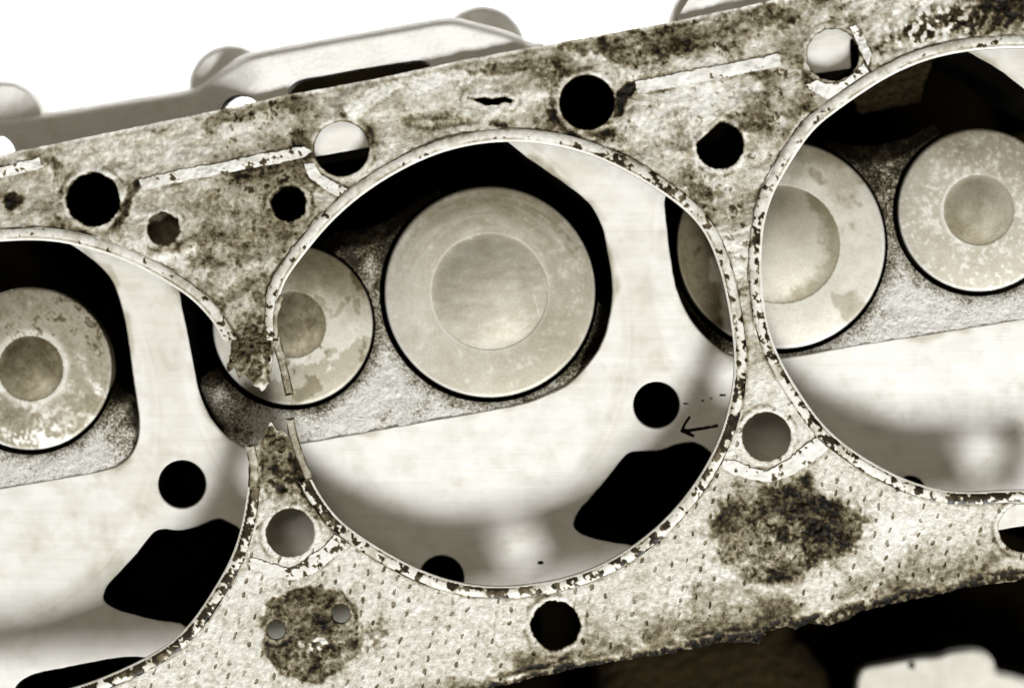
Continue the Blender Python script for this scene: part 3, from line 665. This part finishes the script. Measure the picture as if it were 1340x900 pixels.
VM = mat_valve()
VL = ['exhaust valve with pitted sooty top and chalky white patch', 'exhaust valve half hidden by the torn gasket bridge', 'large intake valve with wide smooth dish',
      'intake valve half covered by the gasket bridge', 'exhaust valve with pale speckled face']
def valve_tone(i, x, y, r, rd, u, v):
    """carbon, polish and corrosion on the valve faces"""
    du, dv = (u - x) / r, (v - y) / r; q = np.hypot(u - x, v - y)
    inn = q < rd
    a = np.arctan2(dv, du)
    br = fbm(q * 2.2 + 4 * vn(u, v, 40, 600 + i), a * 25, 16, 610 + i, 3)         # turned marks
    n = fbm(u, v, 40, 620 + i, 4, .6); f = fbm(u, v, 9, 630 + i, 3, .7)
    n = np.where(np.isfinite(n), n, 0)
    if i == 0:
        t = .60 + .05 * n + .10 * f
        t = t - .26 * sst(.05, .45, f + .45 * n - dv * .55 - .55) - .22 * sst(.15, .6, f + n * .4 + .45 * np.exp(-(((u - 128) / 16) ** 2 + ((v - 440) / 34) ** 2)) - .25)
        t = t + .25 * np.exp(-((q - rd - 4) / 5) ** 2) + .12 * sst(.1, .3, f + dv * .6 - .2)
        t = t + .40 * sst(-.1, .25, f + 1.1 * np.exp(-(((u - 42) / 30) ** 2 + ((v - 572) / 14) ** 2)) - .55)
        t = t - .12 * sst(.1, .2, f * .7 + .8 * np.exp(-(((u - 10) / 16) ** 2 + ((v - 545) / 20) ** 2)) - .4)
        ti = .40 + .10 * dv * r / rd + .06 * br + .06 * f
    elif i == 1:
        t = .82 - .44 * sst(.15, -.95, dv - .25 * du + .2 * n) + .03 * f  # upper side darkened, its shade put into the tone
        p = sst(.0, .05, dv * .8 + du * .35 - .52 + .28 * n + .08 * f); t = t - .20 * p
        t = t - .16 * sst(.05, .12, n * .8 + .9 * np.exp(-(((u - 470) / 14) ** 2 + ((v - 350) / 30) ** 2)) - .45)
        ti = .43 + .05 * dv * r / rd + .10 * f
    elif i == 2:
        t = .71 - .16 * sst(-.1, -.95, dv) + .05 * du * -1 + .10 * br * sst(.3, -.8, dv) + .04 * n + .02 * f  # darker top carries painted shade
        t = t + .08 * sst(.05, .6, f + .8 * np.exp(-(((u - 748) / 22) ** 2 + ((v - 320) / 45) ** 2)) - .35)
        t = t - .06 * sst(.2, .9, du + dv * .4)
        t = t + .10 * np.exp(-((q - rd - 1.5) / 1.0) ** 2)
        ti = .68 + .05 * dv * r / rd - .03 * du + .04 * n + .05 * fbm(u + v * .5, v * 2, 12, 640, 3)
        ti = ti + .10 * np.exp(-(line_dist(u, v, [(698, 384), (706, 412), (710, 424)]) / 1.1) ** 2)
        ti = ti + .22 * np.exp(-(line_dist(u, v, [(595, 320), (608, 312), (620, 311)]) / 1.8) ** 2) * sst(-.2, .3, vn(u, v, 4, 641))
    elif i == 3:
        t = .80 - .30 * sst(-.35, -.95, dv + .2 * n) + .03 * f  # top darkened as painted shade
        t = t - .17 * sst(.0, .25, n * .7 + 1.0 * np.exp(-(((u - 1105) / 30) ** 2 + ((v - 400) / 28) ** 2)) - .45)
        t = t - .10 * sst(.1, .5, .4 * n + .6 * np.exp(-(((u - 1100) / 24) ** 2 + ((v - 250) / 28) ** 2)) - .2)
        t = t - .42 * sst(.1, .5, .5 * n + sst(960, 905, u) * 1.1 - .1) * sst(990, 940, u)  # left part darkened to paint the gasket bridge's cast shadow
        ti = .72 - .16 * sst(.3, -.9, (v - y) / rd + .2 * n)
        ti = ti - .18 * sst(.0, .22, np.hypot(u - x + 22, v - y + 8) / rd - .94 + .12 * n + .08 * f)
    else:
        fz = fbm(u, v, 4.5, 650, 2, .7)
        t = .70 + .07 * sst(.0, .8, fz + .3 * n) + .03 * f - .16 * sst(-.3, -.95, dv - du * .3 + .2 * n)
        t = t + .12 * sst(.1, .8, fz + .5 * np.exp(-((q - rd - 14) / 12) ** 2) - .25)
        t = t + .18 * np.exp(-((q - rd - 2) / 2) ** 2) * sst(.3, -.5, du) 
        ti = .56 + .06 * n + .04 * br - .04 * dv
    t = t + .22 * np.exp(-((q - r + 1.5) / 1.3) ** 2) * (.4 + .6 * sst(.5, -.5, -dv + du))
    return np.clip(np.where(inn, ti, t), 0, 1)
for i, (nm, x, y, r, rd) in enumerate(VALVES):
    c = [0, 1, 1, 2, 2][i]; pl = plane_of(c)
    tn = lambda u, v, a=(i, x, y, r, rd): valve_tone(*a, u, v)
    def vd(u, v, pl=pl, x=x, y=y, r=r, rd=rd):
        q = np.hypot(u - x, v - y)
        return pl(u, v) - .9 + 1.9 * np.clip((q - rd) / (r - rd), 0, 1) ** 2 + .5 * np.clip(1 - (r - q) / 2.5, 0, 1) ** 2 - .05 * np.exp(-((q - rd - 2) / 1.5) ** 2)
    def vs(U, V, x=x, y=y, r=r, rd=rd): q = np.hypot(U - x, V - y); return np.maximum(q - r, rd - q)
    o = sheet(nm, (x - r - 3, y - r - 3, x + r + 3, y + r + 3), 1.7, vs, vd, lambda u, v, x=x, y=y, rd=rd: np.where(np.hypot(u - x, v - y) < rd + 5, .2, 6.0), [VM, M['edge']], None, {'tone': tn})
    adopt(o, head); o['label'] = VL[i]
    dep = -3.5 if nm[0] == 'i' else -2.0
    def dd_(u, v, pl=pl, x=x, y=y, rd=rd, dep=dep):
        k = np.clip(np.hypot(u - x, v - y) / rd, 0, 1)
        return pl(u, v) - .9 + .45 + dep * (1 - k ** 2) ** 1.15 - .33 * k ** 8
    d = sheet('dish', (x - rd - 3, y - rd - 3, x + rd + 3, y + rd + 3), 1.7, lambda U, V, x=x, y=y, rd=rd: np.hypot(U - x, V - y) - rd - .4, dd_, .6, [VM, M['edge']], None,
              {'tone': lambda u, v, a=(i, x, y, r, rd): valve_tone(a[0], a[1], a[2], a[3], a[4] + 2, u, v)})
    bpy.context.view_layer.update(); d.parent = o; d.matrix_parent_inverse = o.matrix_world.inverted()

# black ink arrow and dots on the deck
def ink(name, pts, wid):
    pts = np.array(pts, float)
    lo = pts.min(0) - wid - 2; hi = pts.max(0) + wid + 2
    o = sheet(name, (lo[0], lo[1], hi[0], hi[1]), 1.0, lambda U, V: line_dist(U, V, pts) - wid / 2 + .5 * vn(U, V, 4, 540), lambda u, v: DECK - .05 + 0 * u, .03, [M['ink']])
    adopt(o, head)
ink('ink_arrow', [(938, 557), (915, 561), (892, 564), (897, 553), (902, 546), (897, 553), (892, 564), (900, 567), (907, 570)], 3.9)
for a in ([(943, 517), (949, 517)], [(930, 521), (931, 521)], [(919, 524), (920, 524)], [(895, 528), (900, 528)]): ink('ink_dot', a, 2.3)
ink('ink_dot', [(705, 736), (709, 736)], 4)

# upper flange behind the gasket's top edge, with its bolt bosses
RAIL = smooth([(-70, 160), (0, 153), (50, 148), (100, 140), (200, 124), (245, 116), (265, 104), (290, 88), (318, 72), (345, 65), (420, 51), (500, 37), (560, 26), (590, 23), (625, 30), (668, 42), (692, 54), (714, 60), (724, 95), (560, 130), (300, 172), (-70, 240)], 4)
RSLOT = smooth([(376, 126), (381, 113), (393, 104), (420, 99), (470, 90), (530, 81), (548, 79), (559, 82), (564, 90), (566, 130), (470, 150), (378, 160)], 3)
def rail_sdf(U, V):
    f = poly_sdf(U, V, RAIL, 300)
    for x, y, r in ((315, 151, 27), (-8, 205, 29), (640, 97, 23)): f = np.maximum(f, -circ(U, V, x, y, r))
    return np.maximum(f, -poly_sdf(U, V, RSLOT, 60))
def rail_depth(u, v):
    d = -poly_sdf(u, v, RAIL, 60); b = 13.0
    k = np.clip(1 - d / b, 0, 1)
    step = sst(255, 345, u) * 7
    return 19.5 - step + 5.5 * (1 - np.sqrt(1 - k * k * .98)) + .25 * vn(u, v, 30, 550)
o = sheet('flange', (-76, 10, 740, 280), 2.4, rail_sdf, rail_depth, 6, [M['flange']], None, None); adopt(o, head)
o = sheet('flange', (880, -130, 1310, 60), 2.6, lambda U, V: poly_sdf(U, V, np.array([(890, 44), (886, 24), (905, -6), (1000, -60), (1300, -120), (1300, 0), (1100, 20)], float), 300),
          lambda u, v: 12.5 + .3 * vn(u, v, 20, 551), 14, [M['flange'], M['casting']]); adopt(o, head)
for (x, y, r) in ((5, 161, 55), (302, 114, 55), (631, 64, 56), (932, 30, 56)):
    def bs(U, V, x=x, y=y, r=r):
        f = circ(U, V, x, y, r)
        for hx, hy, hr in ((315, 151, 33), (-8, 205, 35), (640, 97, 29)): f = np.maximum(f, -circ(U, V, hx, hy, hr))
        return f
    o = sheet('bolt_boss', (x - r - 4, y - r - 4, x + r + 4, y + r + 4), 2.4, bs, lambda u, v, x=x, y=y, r=r: 21.5 + 2.5 * np.clip(1 - (r - np.hypot(u - x, v - y)) / 7, 0, 1) ** 2 + .2 * vn(u, v, 12, 552), 16, [M['flange']])
    adopt(o, head)

# near-black casting added, standing in for shade in the openings and lower side
BODY = np.array([(-66, 262), (360, 196), (371, 96), (568, 62), (574, 132), (690, 106), (880, 74), (1000, 46), (1400, -30), (1408, 1020), (-66, 1020)], float)
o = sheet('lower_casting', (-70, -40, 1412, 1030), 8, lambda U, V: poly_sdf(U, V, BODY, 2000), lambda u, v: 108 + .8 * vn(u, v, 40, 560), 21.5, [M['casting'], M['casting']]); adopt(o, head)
LUMP = smooth([(776, 1000), (778, 900), (782, 850), (800, 820), (1000, 800), (1040, 828), (1066, 858), (1084, 888), (1095, 940), (1095, 1000)], 4)
o = sheet('port_boss', (760, 780, 1110, 1010), 3, lambda U, V: poly_sdf(U, V, LUMP, 300), lambda u, v: 84 + 12 * (1 - np.sqrt(1 - .98 * np.clip(1 + poly_sdf(u, v, LUMP, 300) / 60, 0, 1) ** 2)) + .6 * vn(u, v, 7, 561), 32, [M['lump'], M['lump']]); adopt(o, head)
PAD = smooth([(1118, 1000), (1118, 905), (1120, 882), (1130, 869), (1160, 863), (1200, 856), (1224, 855), (1242, 849), (1270, 846), (1288, 850), (1299, 862), (1304, 876), (1322, 880), (1350, 888), (1390, 892), (1390, 1000)], 4)
o = sheet('machined_pad', (1100, 830, 1400, 1010), 2.4, lambda U, V: np.maximum(poly_sdf(U, V, PAD, 300), -circ(U, V, 1193, 870, 5)),
          lambda u, v: 82 + 3 * np.clip(1 + poly_sdf(u, v, PAD, 300) / 8, 0, 1) ** 2, 28, [M['pad'], M['casting']]); adopt(o, head)

o = sheet('core_plug', (180, 265, 250, 340), 2, lambda U, V: circ(U, V, 216, 306, 27), lambda u, v: 13.5 + .3 * vn(u, v, 5, 590), 8, [M['burnt'], M['soot']]); adopt(o, head)  # brown disc added to stand in for shaded deck under the hole
o = sheet('blind_hole', (900, 150, 984, 232), 2, lambda U, V: circ(U, V, 942, 190, 39), lambda u, v: 13.5 + 0 * u, 1, [M['soot'], M['soot']]); adopt(o, head)  # black disc added in place of the hole's dark depth
